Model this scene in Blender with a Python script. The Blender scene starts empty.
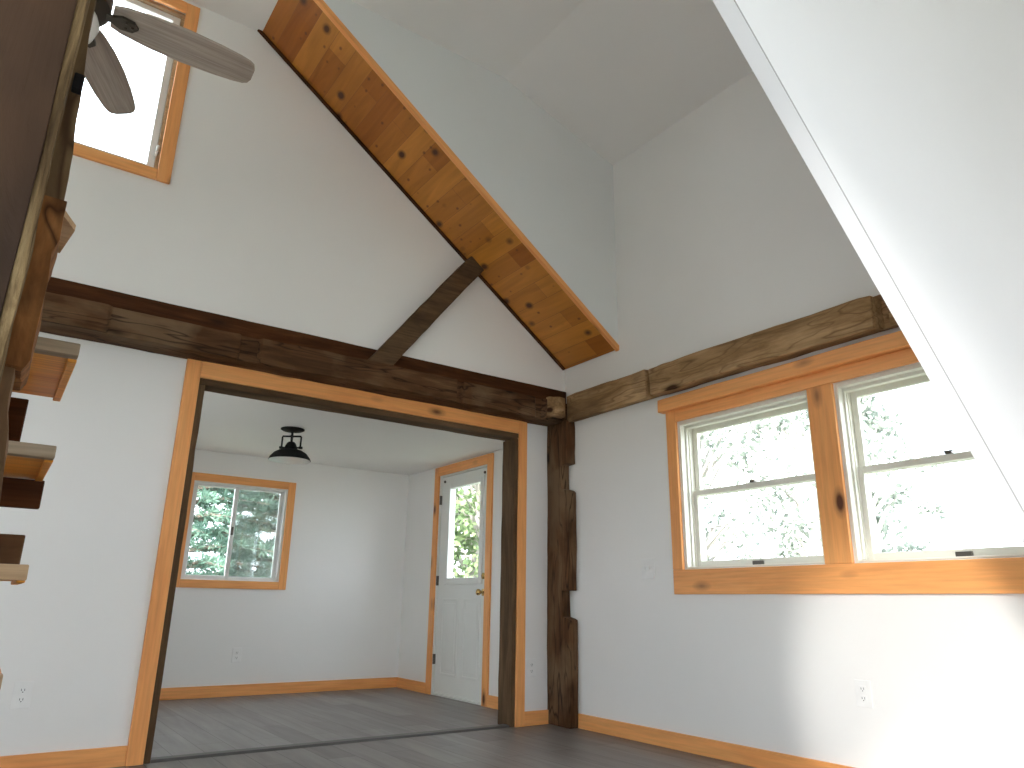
import bpy, bmesh, math, random
from mathutils import Vector, Matrix, noise

# ------------------------------------------------------------------ camera, sky, sun, exposure
S = 0.82                                    # one unit below = the eye height above the floor, 0.82 m
sc = bpy.context.scene
col = sc.collection

YAW, PITCH, ROLL = math.radians(35.0633), math.radians(16.9332), math.radians(0.91437)
fwd = Vector((math.sin(YAW) * math.cos(PITCH), math.cos(YAW) * math.cos(PITCH), math.sin(PITCH)))
rgt = Vector((math.cos(YAW), -math.sin(YAW), 0))
up = rgt.cross(fwd)
rr = rgt * math.cos(ROLL) + up * math.sin(ROLL)
uu = -rgt * math.sin(ROLL) + up * math.cos(ROLL)
cam_data = bpy.data.cameras.new('camera')
cam = bpy.data.objects.new('camera', cam_data)
col.objects.link(cam)
cam.matrix_world = Matrix(((rr.x, uu.x, -fwd.x, 0), (rr.y, uu.y, -fwd.y, 0), (rr.z, uu.z, -fwd.z, S), (0, 0, 0, 1)))
cam_data.sensor_width = 36.0
cam_data.lens = 722.226 / 1024 * 36.0
cam_data.clip_start = 0.02
sc.camera = cam

sc.view_settings.view_transform = 'Standard'
sc.view_settings.look = 'None'
sc.view_settings.gamma = 1.0
sc.view_settings.use_curve_mapping = False
sc.view_settings.exposure = 0.71
sc.cycles.max_bounces = 14
sc.cycles.diffuse_bounces = 9
sc.cycles.transparent_max_bounces = 24
sc.cycles.sample_clamp_indirect = 6.0
sc.cycles.use_denoising = True

world = bpy.data.worlds.new('sky')
sc.world = world
world.use_nodes = True
wn = world.node_tree
bg = wn.nodes['Background']
bg.inputs['Color'].default_value = (0.82, 0.91, 1.0, 1)
bg.inputs['Strength'].default_value = 5.2

SUN_DIR = Vector((2.6, 1.0, -1.05)).normalized()
sun_data = bpy.data.lights.new('sun', 'SUN')
sun_data.energy = 20.0
sun_data.angle = math.radians(11.5)      # sun through thin cloud
sun_data.color = (1.0, 0.975, 0.93)
sun = bpy.data.objects.new('sun', sun_data)
col.objects.link(sun)
sun.rotation_euler = SUN_DIR.to_track_quat('-Z', 'Y').to_euler()
sun.location = (-8, -8, 9)


def fill_light(name, loc, target, w, h, energy, color=(0.72, 0.84, 1.0)):
    """added area lamp topping up the skylight outside an unseen opening"""
    d = bpy.data.lights.new(name, 'AREA')
    d.shape = 'RECTANGLE'
    d.size, d.size_y = w * S, h * S
    d.energy = energy
    d.color = color
    o = bpy.data.objects.new(name, d)
    col.objects.link(o)
    o.location = Vector(loc) * S
    o.rotation_euler = (Vector(target) - Vector(loc)).to_track_quat('-Z', 'Y').to_euler()
    return o


fill_light('front_opening_fill', (-1.1, -2.75, 1.75), (-1.1, 0, 1.75), 2.6, 2.8, 13)  # fill lamp added outside the unseen front opening
fill_light('left_opening_fill', (-3.3, -1.1, 1.9), (0, -1.1, 1.9), 2.2, 1.6, 10)  # fill lamp added outside the unseen left opening


# ------------------------------------------------------------------ helpers
def tag(o, label=None, cat=None, group=None, kind=None):
    if label:
        o['label'] = label
    if cat:
        o['category'] = cat
    if group:
        o['group'] = group
    if kind:
        o['kind'] = kind
    return o


def link_mesh(name, bm, mats, parent=None, origin=None, smooth=False, rot=None):
    """links a bmesh (in scene units) as one object; origin in scene units"""
    bmesh.ops.recalc_face_normals(bm, faces=bm.faces)
    if not isinstance(mats, (list, tuple)):
        mats = [mats]
    if origin is None:
        if parent is not None:
            origin = Vector(parent['_o'])
        else:
            lo = Vector((min(v.co.x for v in bm.verts), min(v.co.y for v in bm.verts), min(v.co.z for v in bm.verts)))
            hi = Vector((max(v.co.x for v in bm.verts), max(v.co.y for v in bm.verts), max(v.co.z for v in bm.verts)))
            origin = Vector(((lo.x + hi.x) / 2, (lo.y + hi.y) / 2, lo.z))
    origin = Vector(origin)
    for v in bm.verts:
        v.co = (v.co - origin) * S
    me = bpy.data.meshes.new(name)
    bm.to_mesh(me)
    bm.free()
    for m in mats:
        me.materials.append(m)
    if smooth:
        for p in me.polygons:
            p.use_smooth = True
        if smooth != 'all':
            me.set_sharp_from_angle(angle=math.radians(38))
    o = bpy.data.objects.new(name, me)
    col.objects.link(o)
    if parent is not None:
        o.parent = parent
        o.location = (origin - Vector(parent['_o'])) * S
        o['_o'] = tuple(origin)
    else:
        o.location = origin * S
        o['_o'] = tuple(origin)
    return o


def thing(name, label, cat, loc, group=None, kind=None):
    o = bpy.data.objects.new(name, None)
    o.empty_display_size = 0.05
    col.objects.link(o)
    o.location = Vector(loc) * S
    o['_o'] = tuple(loc)
    return tag(o, label, cat, group, kind)


def box(bm, x0, x1, y0, y1, z0, z1, bev=0.0, mi=0):
    x0, x1 = min(x0, x1), max(x0, x1)
    y0, y1 = min(y0, y1), max(y0, y1)
    z0, z1 = min(z0, z1), max(z0, z1)
    vs = [bm.verts.new(p) for p in ((x0, y0, z0), (x1, y0, z0), (x1, y1, z0), (x0, y1, z0),
                                    (x0, y0, z1), (x1, y0, z1), (x1, y1, z1), (x0, y1, z1))]
    fs = [bm.faces.new([vs[i] for i in q]) for q in
          ((3, 2, 1, 0), (4, 5, 6, 7), (0, 1, 5, 4), (1, 2, 6, 5), (2, 3, 7, 6), (3, 0, 4, 7))]
    for f in fs:
        f.material_index = mi
    if bev:
        es = list({e for f in fs for e in f.edges})
        bmesh.ops.bevel(bm, geom=es, offset=bev, segments=2, affect='EDGES', profile=0.5)
    return bm


def B(x0, x1, y0, y1, z0, z1, bev=0.0):
    return box(bmesh.new(), x0, x1, y0, y1, z0, z1, bev)


AX = {'x': 0, 'y': 1, 'z': 2}


def prism(bm, poly, axis, a, b):
    """polygon in the two other axes (cyclic xyz order kept) swept along axis a..b"""
    k = AX[axis]
    oth = [i for i in range(3) if i != k]

    def P(p, t):
        c = [0, 0, 0]
        c[oth[0]], c[oth[1]], c[k] = p[0], p[1], t
        return bm.verts.new(c)
    A = [P(p, a) for p in poly]
    Bv = [P(p, b) for p in poly]
    bm.faces.new(A)
    bm.faces.new(list(reversed(Bv)))
    n = len(poly)
    for i in range(n):
        bm.faces.new((A[i], Bv[i], Bv[(i + 1) % n], A[(i + 1) % n]))
    bmesh.ops.recalc_face_normals(bm, faces=bm.faces)
    return bm


def rough(bm, bev=0.012, cut=0.07, amp=0.008, freq=5.0, seed=0, axis_stretch=None):
    """hewn timber: chamfered arrises, sliced along its length and bumped by noise"""
    if bev:
        bmesh.ops.bevel(bm, geom=list(bm.edges), offset=bev, segments=2, affect='EDGES', profile=0.6, clamp_overlap=True)
    bmesh.ops.triangulate(bm, faces=[f for f in bm.faces if len(f.verts) > 4])
    for k in range(3):
        lo = min(v.co[k] for v in bm.verts)
        hi = max(v.co[k] for v in bm.verts)
        n = int((hi - lo) / cut)
        n = min(n, 90)
        for i in range(1, n + 1):
            co = Vector((0, 0, 0))
            no = Vector((0, 0, 0))
            co[k] = lo + (hi - lo) * i / (n + 1)
            no[k] = 1
            bmesh.ops.bisect_plane(bm, geom=list(bm.verts) + list(bm.edges) + list(bm.faces), plane_co=co, plane_no=no)
    st = axis_stretch or (1, 1, 1)
    off = Vector((seed * 7.13, seed * 3.7, seed * 1.9))
    for v in bm.verts:
        q = Vector((v.co.x * st[0], v.co.y * st[1], v.co.z * st[2])) * freq + off
        v.co += noise.noise_vector(q) * amp + noise.noise_vector(q * 3.1) * amp * 0.45
    return bm


def tube(bm, pts, r, n=10, cap=True, radii=None):
    rings = []
    prev = None
    for i, p in enumerate(pts):
        p = Vector(p)
        if i == 0:
            d = Vector(pts[1]) - p
        elif i == len(pts) - 1:
            d = p - Vector(pts[i - 1])
        else:
            d = Vector(pts[i + 1]) - Vector(pts[i - 1])
        d.normalize()
        ref = prev if prev is not None else (Vector((0, 0, 1)) if abs(d.z) < 0.9 else Vector((1, 0, 0)))
        a = (ref - d * ref.dot(d)).normalized()
        prev = a
        b = d.cross(a)
        ri = radii[i] if radii else r
        rings.append([bm.verts.new(p + (a * math.cos(t) + b * math.sin(t)) * ri)
                      for t in [2 * math.pi * j / n for j in range(n)]])
    for q in range(len(rings) - 1):
        for j in range(n):
            bm.faces.new((rings[q][j], rings[q][(j + 1) % n], rings[q + 1][(j + 1) % n], rings[q + 1][j]))
    if cap:
        bm.faces.new(list(reversed(rings[0])))
        bm.faces.new(rings[-1])
    return bm


def lathe(bm, prof, c, axis='z', n=32):
    """prof: list of (radius, height)"""
    c = Vector(c)
    rings = []
    for r, h in prof:
        ring = []
        for j in range(n):
            t = 2 * math.pi * j / n
            a, b = math.cos(t) * r, math.sin(t) * r
            q = {'z': (a, b, h), 'x': (h, a, b), 'y': (a, h, b)}[axis]
            ring.append(bm.verts.new(c + Vector(q)))
        rings.append(ring)
    for i in range(len(rings) - 1):
        for j in range(n):
            bm.faces.new((rings[i][j], rings[i][(j + 1) % n], rings[i + 1][(j + 1) % n], rings[i + 1][j]))
    bm.faces.new(rings[0])
    bm.faces.new(rings[-1])
    bmesh.ops.remove_doubles(bm, verts=bm.verts, dist=1e-5)
    return bm


def wall_slab(axis, t0, t1, a0, a1, z0, z1, holes=()):
    """slab across axis ('x' or 'y') between t0..t1, running a0..a1 and z0..z1, with rectangular holes (a0,a1,z0,z1)"""
    bm = bmesh.new()
    As = sorted({a0, a1, *[h[0] for h in holes], *[h[1] for h in holes]})
    Zs = sorted({z0, z1, *[h[2] for h in holes], *[h[3] for h in holes]})
    As = [a for a in As if a0 <= a <= a1]
    Zs = [z for z in Zs if z0 <= z <= z1]
    na, nz = len(As) - 1, len(Zs) - 1

    def solid(i, j):
        if i < 0 or j < 0 or i >= na or j >= nz:
            return False
        ca, cz = (As[i] + As[i + 1]) / 2, (Zs[j] + Zs[j + 1]) / 2
        return not any(h[0] < ca < h[1] and h[2] < cz < h[3] for h in holes)
    cache = {}

    def V(t, a, z):
        k = (t, a, z)
        if k not in cache:
            cache[k] = bm.verts.new((t, a, z) if axis == 'x' else (a, t, z))
        return cache[k]
    for i in range(na):
        for j in range(nz):
            if not solid(i, j):
                continue
            A0, A1, Z0, Z1 = As[i], As[i + 1], Zs[j], Zs[j + 1]
            for t in (t0, t1):
                bm.faces.new((V(t, A0, Z0), V(t, A1, Z0), V(t, A1, Z1), V(t, A0, Z1)))
            if not solid(i - 1, j):
                bm.faces.new((V(t0, A0, Z0), V(t1, A0, Z0), V(t1, A0, Z1), V(t0, A0, Z1)))
            if not solid(i + 1, j):
                bm.faces.new((V(t0, A1, Z0), V(t1, A1, Z0), V(t1, A1, Z1), V(t0, A1, Z1)))
            if not solid(i, j - 1):
                bm.faces.new((V(t0, A0, Z0), V(t1, A0, Z0), V(t1, A1, Z0), V(t0, A1, Z0)))
            if not solid(i, j + 1):
                bm.faces.new((V(t0, A0, Z1), V(t1, A0, Z1), V(t1, A1, Z1), V(t0, A1, Z1)))
    return bm


# ------------------------------------------------------------------ materials
def mat(name):
    m = bpy.data.materials.new(name)
    m.use_nodes = True
    nt = m.node_tree
    return m, nt, nt.nodes['Principled BSDF']


def N(nt, kind, **kw):
    n = nt.nodes.new(kind)
    for k, v in kw.items():
        if k in n.inputs:
            n.inputs[k].default_value = v
        else:
            setattr(n, k, v)
    return n


def ramp(nt, stops, src):
    r = nt.nodes.new('ShaderNodeValToRGB')
    el = r.color_ramp.elements
    while len(el) < len(stops):
        el.new(0.5)
    for e, (p, c) in zip(el, stops):
        e.position = p
        e.color = (*c, 1)
    nt.links.new(src, r.inputs[0])
    return r


def mix(nt, fac, a, b, blend='MIX'):
    n = nt.nodes.new('ShaderNodeMix')
    n.data_type = 'RGBA'
    n.blend_type = blend
    for sock, v in ((n.inputs[0], fac), (n.inputs[6], a), (n.inputs[7], b)):
        if hasattr(v, 'is_output'):
            nt.links.new(v, sock)
        elif isinstance(v, (int, float)):
            sock.default_value = v
        else:
            sock.default_value = (*v, 1)
    return n.outputs[2]


def paint(name, c, rgh=0.55, var=0.03, bump=0.02):
    m, nt, b = mat(name)
    tc = N(nt, 'ShaderNodeTexCoord')
    nz = N(nt, 'ShaderNodeTexNoise', Scale=1.3, Detail=4.0)
    nt.links.new(tc.outputs['Object'], nz.inputs['Vector'])
    r = ramp(nt, [(0.3, tuple(x * (1 - var) for x in c)), (0.7, c)], nz.outputs['Fac'])
    nt.links.new(r.outputs[0], b.inputs['Base Color'])
    b.inputs['Roughness'].default_value = rgh
    if bump:
        n2 = N(nt, 'ShaderNodeTexNoise', Scale=140.0, Detail=2.0)
        nt.links.new(tc.outputs['Object'], n2.inputs['Vector'])
        bp = N(nt, 'ShaderNodeBump', Strength=bump, Distance=0.01)
        nt.links.new(n2.outputs['Fac'], bp.inputs['Height'])
        nt.links.new(bp.outputs[0], b.inputs['Normal'])
    return m


def plain(name, c, rgh=0.5, metal=0.0, spec=None):
    m, nt, b = mat(name)
    tc = N(nt, 'ShaderNodeTexCoord')
    nz = N(nt, 'ShaderNodeTexNoise', Scale=9.0, Detail=3.0)
    nt.links.new(tc.outputs['Object'], nz.inputs['Vector'])
    r = ramp(nt, [(0.3, tuple(x * 0.93 for x in c)), (0.7, c)], nz.outputs['Fac'])
    nt.links.new(r.outputs[0], b.inputs['Base Color'])
    b.inputs['Roughness'].default_value = rgh
    b.inputs['Metallic'].default_value = metal
    return m


def wood(name, stops, axis, along=1.1, across=13.0, rgh=0.5, bump=0.15, knots=None, blotch=None, fine_lo=0.78, crack=None, kscale=(1.7, 5.0), ksize=0.13):
    """grain running along the object's own axis; knots = colour of knots; blotch = (colour, amount)"""
    m, nt, b = mat(name)
    tc = N(nt, 'ShaderNodeTexCoord')
    oi = N(nt, 'ShaderNodeObjectInfo')
    ma = N(nt, 'ShaderNodeMath', operation='MULTIPLY')
    ma.inputs[1].default_value = 31.7
    nt.links.new(oi.outputs['Random'], ma.inputs[0])
    ad = N(nt, 'ShaderNodeVectorMath', operation='ADD')
    nt.links.new(tc.outputs['Object'], ad.inputs[0])
    nt.links.new(ma.outputs[0], ad.inputs[1])

    def mapped(al, ac):
        mp = N(nt, 'ShaderNodeMapping')
        s = [ac, ac, ac]
        s[AX[axis]] = al
        mp.inputs['Scale'].default_value = s
        nt.links.new(ad.outputs[0], mp.inputs['Vector'])
        return mp.outputs[0]
    nz = N(nt, 'ShaderNodeTexNoise', Scale=1.0, Detail=7.0, Roughness=0.62, Distortion=0.7)
    nt.links.new(mapped(along, across), nz.inputs['Vector'])
    r = ramp(nt, stops, nz.outputs['Fac'])
    c = r.outputs[0]
    fine = N(nt, 'ShaderNodeTexNoise', Scale=1.0, Detail=3.0)
    nt.links.new(mapped(along * 3, across * 9), fine.inputs['Vector'])
    fr = ramp(nt, [(0.3, (fine_lo,) * 3), (0.65, (1.06, 1.06, 1.06))], fine.outputs['Fac'])
    c = mix(nt, 1.0, c, fr.outputs[0], 'MULTIPLY')
    if blotch:
        bz = N(nt, 'ShaderNodeTexNoise', Scale=1.0, Detail=4.0, Distortion=0.4)
        nt.links.new(mapped(along * 1.3, across * 0.35), bz.inputs['Vector'])
        br = ramp(nt, [(0.48, (0, 0, 0)), (0.66, (blotch[1],) * 3)], bz.outputs['Fac'])
        c = mix(nt, br.outputs[0], c, blotch[0])
    if crack:
        cz = N(nt, 'ShaderNodeTexNoise', Scale=1.0, Detail=3.0, Distortion=0.3)
        nt.links.new(mapped(along * 0.5, across * 0.55), cz.inputs['Vector'])
        cr = ramp(nt, [(0.475, (0, 0, 0)), (0.492, (0.85, 0.85, 0.85)), (0.503, (0, 0, 0)), (0.56, (0, 0, 0)), (0.568, (0.7, 0.7, 0.7)), (0.578, (0, 0, 0))], cz.outputs['Fac'])
        c = mix(nt, cr.outputs[0], c, crack)
    if knots:
        vo = N(nt, 'ShaderNodeTexVoronoi', Scale=1.0)
        nt.links.new(mapped(*kscale), vo.inputs['Vector'])
        kr = ramp(nt, [(ksize * 0.55, (1, 1, 1)), (ksize, (0.35, 0.35, 0.35)), (ksize * 1.6, (0, 0, 0))], vo.outputs['Distance'])
        c = mix(nt, kr.outputs[0], c, knots)
    nt.links.new(c, b.inputs['Base Color'])
    b.inputs['Roughness'].default_value = rgh
    b.inputs['Specular IOR Level'].default_value = 0.35 if rgh < 0.6 else 0.12
    bp = N(nt, 'ShaderNodeBump', Strength=bump, Distance=0.01)
    nt.links.new(nz.outputs['Fac'], bp.inputs['Height'])
    nt.links.new(bp.outputs[0], b.inputs['Normal'])
    return m


PINE = [(0.25, (0.78, 0.31, 0.095)), (0.5, (0.88, 0.39, 0.13)), (0.75, (0.92, 0.45, 0.165))]
OLD = [(0.25, (0.042, 0.019, 0.008)), (0.5, (0.105, 0.050, 0.022)), (0.78, (0.19, 0.105, 0.052))]
M = {}
for ax in 'xyz':
    M['pine_' + ax] = wood('orange_pine_' + ax, PINE, ax, knots=(0.11, 0.03, 0.012), rgh=0.42, bump=0.03, fine_lo=0.9, across=8.0, kscale=(2.2, 5.0), ksize=0.13)
    M['old_' + ax] = wood('old_timber_' + ax, OLD, ax, along=1.6, across=10, rgh=0.75, bump=0.5, knots=(0.02, 0.011, 0.007),
                          blotch=((0.22, 0.145, 0.085), 0.6), crack=(0.018, 0.009, 0.005), kscale=(2.0, 5.5), ksize=0.11)
M['grey_old'] = wood('weathered_grey_timber', [(0.25, (0.10, 0.075, 0.052)), (0.5, (0.17, 0.13, 0.09)), (0.75, (0.26, 0.20, 0.14))], 'x',
                     along=2, across=14, rgh=0.8, bump=0.4)
M['grey_old_z'] = wood('weathered_brown_jamb_z', [(0.25, (0.055, 0.032, 0.017)), (0.5, (0.115, 0.068, 0.036)), (0.75, (0.19, 0.115, 0.064))], 'z',
                       along=1.6, across=11, rgh=0.8, bump=0.4)
M['grey_old_x'] = wood('weathered_brown_lintel_x', [(0.25, (0.055, 0.032, 0.017)), (0.5, (0.115, 0.068, 0.036)), (0.75, (0.19, 0.115, 0.064))], 'x',
                       along=1.6, across=11, rgh=0.8, bump=0.4)
M['red_old'] = wood('reddish_old_plank', [(0.25, (0.030, 0.009, 0.003)), (0.5, (0.068, 0.023, 0.007)), (0.78, (0.13, 0.05, 0.016))], 'x',
                    along=1.4, across=11, rgh=0.7, bump=0.3, knots=(0.02, 0.008, 0.005))
M['hewn_light'] = wood('pale_hewn_timber', [(0.25, (0.15, 0.078, 0.032)), (0.48, (0.40, 0.245, 0.118)), (0.75, (0.60, 0.40, 0.215))], 'y',
                       along=1.6, across=9, rgh=0.75, bump=0.4, crack=(0.19, 0.105, 0.05), knots=(0.05, 0.022, 0.01), blotch=((0.09, 0.05, 0.028), 0.7))
M['hewn_orange'] = wood('orange_brown_hewn_post', [(0.28, (0.09, 0.036, 0.012)), (0.5, (0.25, 0.105, 0.034)), (0.72, (0.46, 0.22, 0.08))], 'z',
                        along=4.5, across=16, rgh=0.65, bump=0.6, crack=(0.03, 0.012, 0.005), blotch=((0.045, 0.02, 0.008), 0.9))
M['dark_old'] = wood('dark_patchy_timber_z', [(0.25, (0.010, 0.006, 0.004)), (0.5, (0.024, 0.014, 0.009)), (0.75, (0.048, 0.027, 0.016))], 'z', along=2.2, across=7,
                     rgh=0.7, bump=0.5, blotch=((0.065, 0.034, 0.017), 0.7))
M['brown_old_z'] = wood('greyish_brown_post_z', [(0.25, (0.07, 0.042, 0.02)), (0.5, (0.15, 0.098, 0.05)), (0.75, (0.26, 0.18, 0.10))], 'z', along=3.5, across=12, rgh=0.75, bump=0.4,
                      crack=(0.05, 0.025, 0.012))
M['bark_edge'] = wood('pale_splintered_edge', [(0.3, (0.025, 0.013, 0.006)), (0.5, (0.12, 0.078, 0.036)), (0.72, (0.30, 0.215, 0.11))], 'z',
                      along=7, across=45, rgh=0.85, bump=0.8)
M['grey_edge'] = wood('weathered_tread_edge', [(0.25, (0.22, 0.165, 0.11)), (0.5, (0.34, 0.27, 0.19)), (0.75, (0.44, 0.36, 0.27))], 'x', along=2.5, across=16, rgh=0.8, bump=0.3)
M['tread_pine'] = wood('stair_pine', [(0.25, (0.66, 0.25, 0.03)), (0.5, (0.78, 0.33, 0.045)), (0.75, (0.85, 0.41, 0.075))], 'x', rgh=0.45, bump=0.06)
M['tread_light'] = wood('stair_pale_wood', [(0.25, (0.33, 0.21, 0.11)), (0.5, (0.46, 0.31, 0.18)), (0.75, (0.56, 0.40, 0.25))], 'x', rgh=0.6, bump=0.2)
M['white'] = paint('white_wall_paint', (0.87, 0.855, 0.83), 0.5)
M['white_shaded'] = paint('shaded_white_wall_paint', (0.80, 0.82, 0.805), 0.5)  # white wall; its bluish grey shade is put into the colour
M['white_daylit'] = paint('daylit_white_wall_paint', (0.83, 0.845, 0.875), 0.5)  # white wall; the cool daylight on it is put into the colour
M['ceiling'] = paint('white_ceiling_paint', (0.87, 0.855, 0.83), 0.6)
M['sash'] = paint('cream_window_paint', (0.80, 0.78, 0.69), 0.4, 0.05)
M['vinyl'] = plain('white_vinyl', (0.80, 0.80, 0.78), 0.35)
M['door'] = paint('white_door_paint', (0.80, 0.80, 0.76), 0.4, 0.06)
M['plate'] = plain('white_plastic', (0.89, 0.88, 0.86), 0.35)
M['edge_strip'] = plain('grey_edge_strip', (0.45, 0.45, 0.46), 0.6)  # thin grey line along the raking edge
M['slot'] = plain('dark_slots', (0.05, 0.05, 0.05), 0.5)
M['brass'] = plain('brass', (0.62, 0.43, 0.16), 0.25, 1.0)
M['bronze'] = plain('dark_bronze_metal', (0.09, 0.075, 0.06), 0.38, 0.8)
M['black'] = plain('black_enamel', (0.010, 0.010, 0.010), 0.6)
M['black'].node_tree.nodes['Principled BSDF'].inputs['Specular IOR Level'].default_value = 0.2
M['lift'] = plain('dull_lift_metal', (0.12, 0.105, 0.09), 0.45, 0.6)
M['globe'] = plain('frosted_white_glass', (0.9, 0.9, 0.87), 0.25)
M['blade'] = wood('driftwood_blade', [(0.25, (0.31, 0.25, 0.205)), (0.5, (0.42, 0.35, 0.295)), (0.75, (0.52, 0.445, 0.385))], 'x', along=1.5, across=18, rgh=0.5, bump=0.06)
M['ramp_metal'] = plain('grey_threshold_metal', (0.12, 0.115, 0.11), 0.5, 0.3)


def glass_mat():
    m = bpy.data.materials.new('clear_window_glass')
    m.use_nodes = True
    nt = m.node_tree
    nt.nodes.clear()
    out = N(nt, 'ShaderNodeOutputMaterial')
    tr = N(nt, 'ShaderNodeBsdfTransparent')
    tr.inputs[0].default_value = (0.985, 0.99, 0.988, 1)
    gl = N(nt, 'ShaderNodeBsdfGlossy', Roughness=0.02)
    lw = N(nt, 'ShaderNodeLayerWeight', Blend=0.5)
    pw = N(nt, 'ShaderNodeMath', operation='POWER')
    pw.inputs[1].default_value = 5.0
    nt.links.new(lw.outputs['Facing'], pw.inputs[0])
    fr = N(nt, 'ShaderNodeMath', operation='MULTIPLY_ADD')
    fr.inputs[1].default_value = 0.8
    fr.inputs[2].default_value = 0.025
    nt.links.new(pw.outputs[0], fr.inputs[0])
    mx = N(nt, 'ShaderNodeMixShader')
    nt.links.new(fr.outputs[0], mx.inputs[0])
    nt.links.new(tr.outputs[0], mx.inputs[1])
    nt.links.new(gl.outputs[0], mx.inputs[2])
    nt.links.new(mx.outputs[0], out.inputs[0])
    return m


M['glass'] = glass_mat()


def screen_mat():
    m = bpy.data.materials.new('grey_insect_screen')
    m.use_nodes = True
    nt = m.node_tree
    nt.nodes.clear()
    out = N(nt, 'ShaderNodeOutputMaterial')
    tr = N(nt, 'ShaderNodeBsdfTransparent')
    df = N(nt, 'ShaderNodeBsdfDiffuse')
    df.inputs[0].default_value = (0.30, 0.31, 0.30, 1)
    mx = N(nt, 'ShaderNodeMixShader')
    mx.inputs[0].default_value = 0.38
    nt.links.new(tr.outputs[0], mx.inputs[1])
    nt.links.new(df.outputs[0], mx.inputs[2])
    nt.links.new(mx.outputs[0], out.inputs[0])
    return m


M['screen'] = screen_mat()


def floor_mat():
    m, nt, b = mat('grey_plank_floor')
    tc = N(nt, 'ShaderNodeTexCoord')
    mp = N(nt, 'ShaderNodeMapping')
    mp.inputs['Rotation'].default_value = (0, 0, math.radians(90))
    nt.links.new(tc.outputs['Object'], mp.inputs['Vector'])
    bt = N(nt, 'ShaderNodeTexBrick', Scale=1.0)
    bt.inputs['Color1'].default_value = (0.175, 0.158, 0.147, 1)
    bt.inputs['Color2'].default_value = (0.255, 0.237, 0.225, 1)
    bt.inputs['Mortar'].default_value = (0.10, 0.09, 0.085, 1)
    bt.inputs['Mortar Size'].default_value = 0.0022
    bt.inputs['Brick Width'].default_value = 1.22
    bt.inputs['Row Height'].default_value = 0.17
    bt.offset = 0.37
    nt.links.new(mp.outputs[0], bt.inputs['Vector'])
    mp2 = N(nt, 'ShaderNodeMapping')
    mp2.inputs['Scale'].default_value = (14, 1.2, 1)
    nt.links.new(tc.outputs['Object'], mp2.inputs['Vector'])
    nz = N(nt, 'ShaderNodeTexNoise', Scale=1.0, Detail=7.0, Roughness=0.6, Distortion=0.6)
    nt.links.new(mp2.outputs[0], nz.inputs['Vector'])
    r = ramp(nt, [(0.3, (0.72, 0.71, 0.70)), (0.68, (1.1, 1.1, 1.1))], nz.outputs['Fac'])
    c = mix(nt, 1.0, bt.outputs['Color'], r.outputs[0], 'MULTIPLY')
    nt.links.new(c, b.inputs['Base Color'])
    b.inputs['Roughness'].default_value = 0.42
    bp = N(nt, 'ShaderNodeBump', Strength=0.05, Distance=0.01)
    nt.links.new(nz.outputs['Fac'], bp.inputs['Height'])
    nt.links.new(bp.outputs[0], b.inputs['Normal'])
    return m


M['floor'] = floor_mat()


def soffit_mat():
    """short tongue and groove boards running across the slope (local x up the slope, local y across)"""
    m, nt, b = mat('knotty_pine_boards')
    tc = N(nt, 'ShaderNodeTexCoord')
    mp = N(nt, 'ShaderNodeMapping')
    mp.inputs['Rotation'].default_value = (0, 0, math.radians(90))
    mp.inputs['Location'].default_value = (0.21, 0.03, 0)
    nt.links.new(tc.outputs['Object'], mp.inputs['Vector'])
    bt = N(nt, 'ShaderNodeTexBrick', Scale=1.0)
    bt.inputs['Color1'].default_value = (0.36, 0.108, 0.010, 1)
    bt.inputs['Color2'].default_value = (0.63, 0.26, 0.038, 1)
    bt.inputs['Mortar'].default_value = (0.28, 0.10, 0.026, 1)
    bt.inputs['Mortar Size'].default_value = 0.0012
    bt.inputs['Brick Width'].default_value = 1.15
    bt.inputs['Row Height'].default_value = 0.15
    bt.offset = 0.43
    nt.links.new(mp.outputs[0], bt.inputs['Vector'])
    mp2 = N(nt, 'ShaderNodeMapping')
    mp2.inputs['Scale'].default_value = (16, 1.6, 4)
    nt.links.new(tc.outputs['Object'], mp2.inputs['Vector'])
    nz = N(nt, 'ShaderNodeTexNoise', Scale=1.0, Detail=6.0, Distortion=0.8)
    nt.links.new(mp2.outputs[0], nz.inputs['Vector'])
    r = ramp(nt, [(0.3, (0.80, 0.76, 0.70)), (0.7, (1.12, 1.1, 1.08))], nz.outputs['Fac'])
    c = mix(nt, 1.0, bt.outputs['Color'], r.outputs[0], 'MULTIPLY')
    mp3 = N(nt, 'ShaderNodeMapping')
    mp3.inputs['Scale'].default_value = (4.6, 3.4, 3)
    mp3.inputs['Location'].default_value = (0.35, 0.2, 0.3)
    nt.links.new(tc.outputs['Object'], mp3.inputs['Vector'])
    vo = N(nt, 'ShaderNodeTexVoronoi', Scale=1.0)
    nt.links.new(mp3.outputs[0], vo.inputs['Vector'])
    vo2 = N(nt, 'ShaderNodeTexVoronoi', Scale=2.4)
    nt.links.new(mp3.outputs[0], vo2.inputs['Vector'])
    k = ramp(nt, [(0.085, (1, 1, 1)), (0.115, (0.6, 0.6, 0.6)), (0.18, (0, 0, 0))], vo.outputs['Distance'])
    k2 = ramp(nt, [(0.07, (0.8, 0.8, 0.8)), (0.15, (0, 0, 0))], vo2.outputs['Distance'])
    c = mix(nt, k.outputs[0], c, (0.085, 0.025, 0.008))
    c = mix(nt, k2.outputs[0], c, (0.16, 0.05, 0.014))
    nt.links.new(c, b.inputs['Base Color'])
    b.inputs['Roughness'].default_value = 0.45
    return m


M['soffit'] = soffit_mat()


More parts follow.
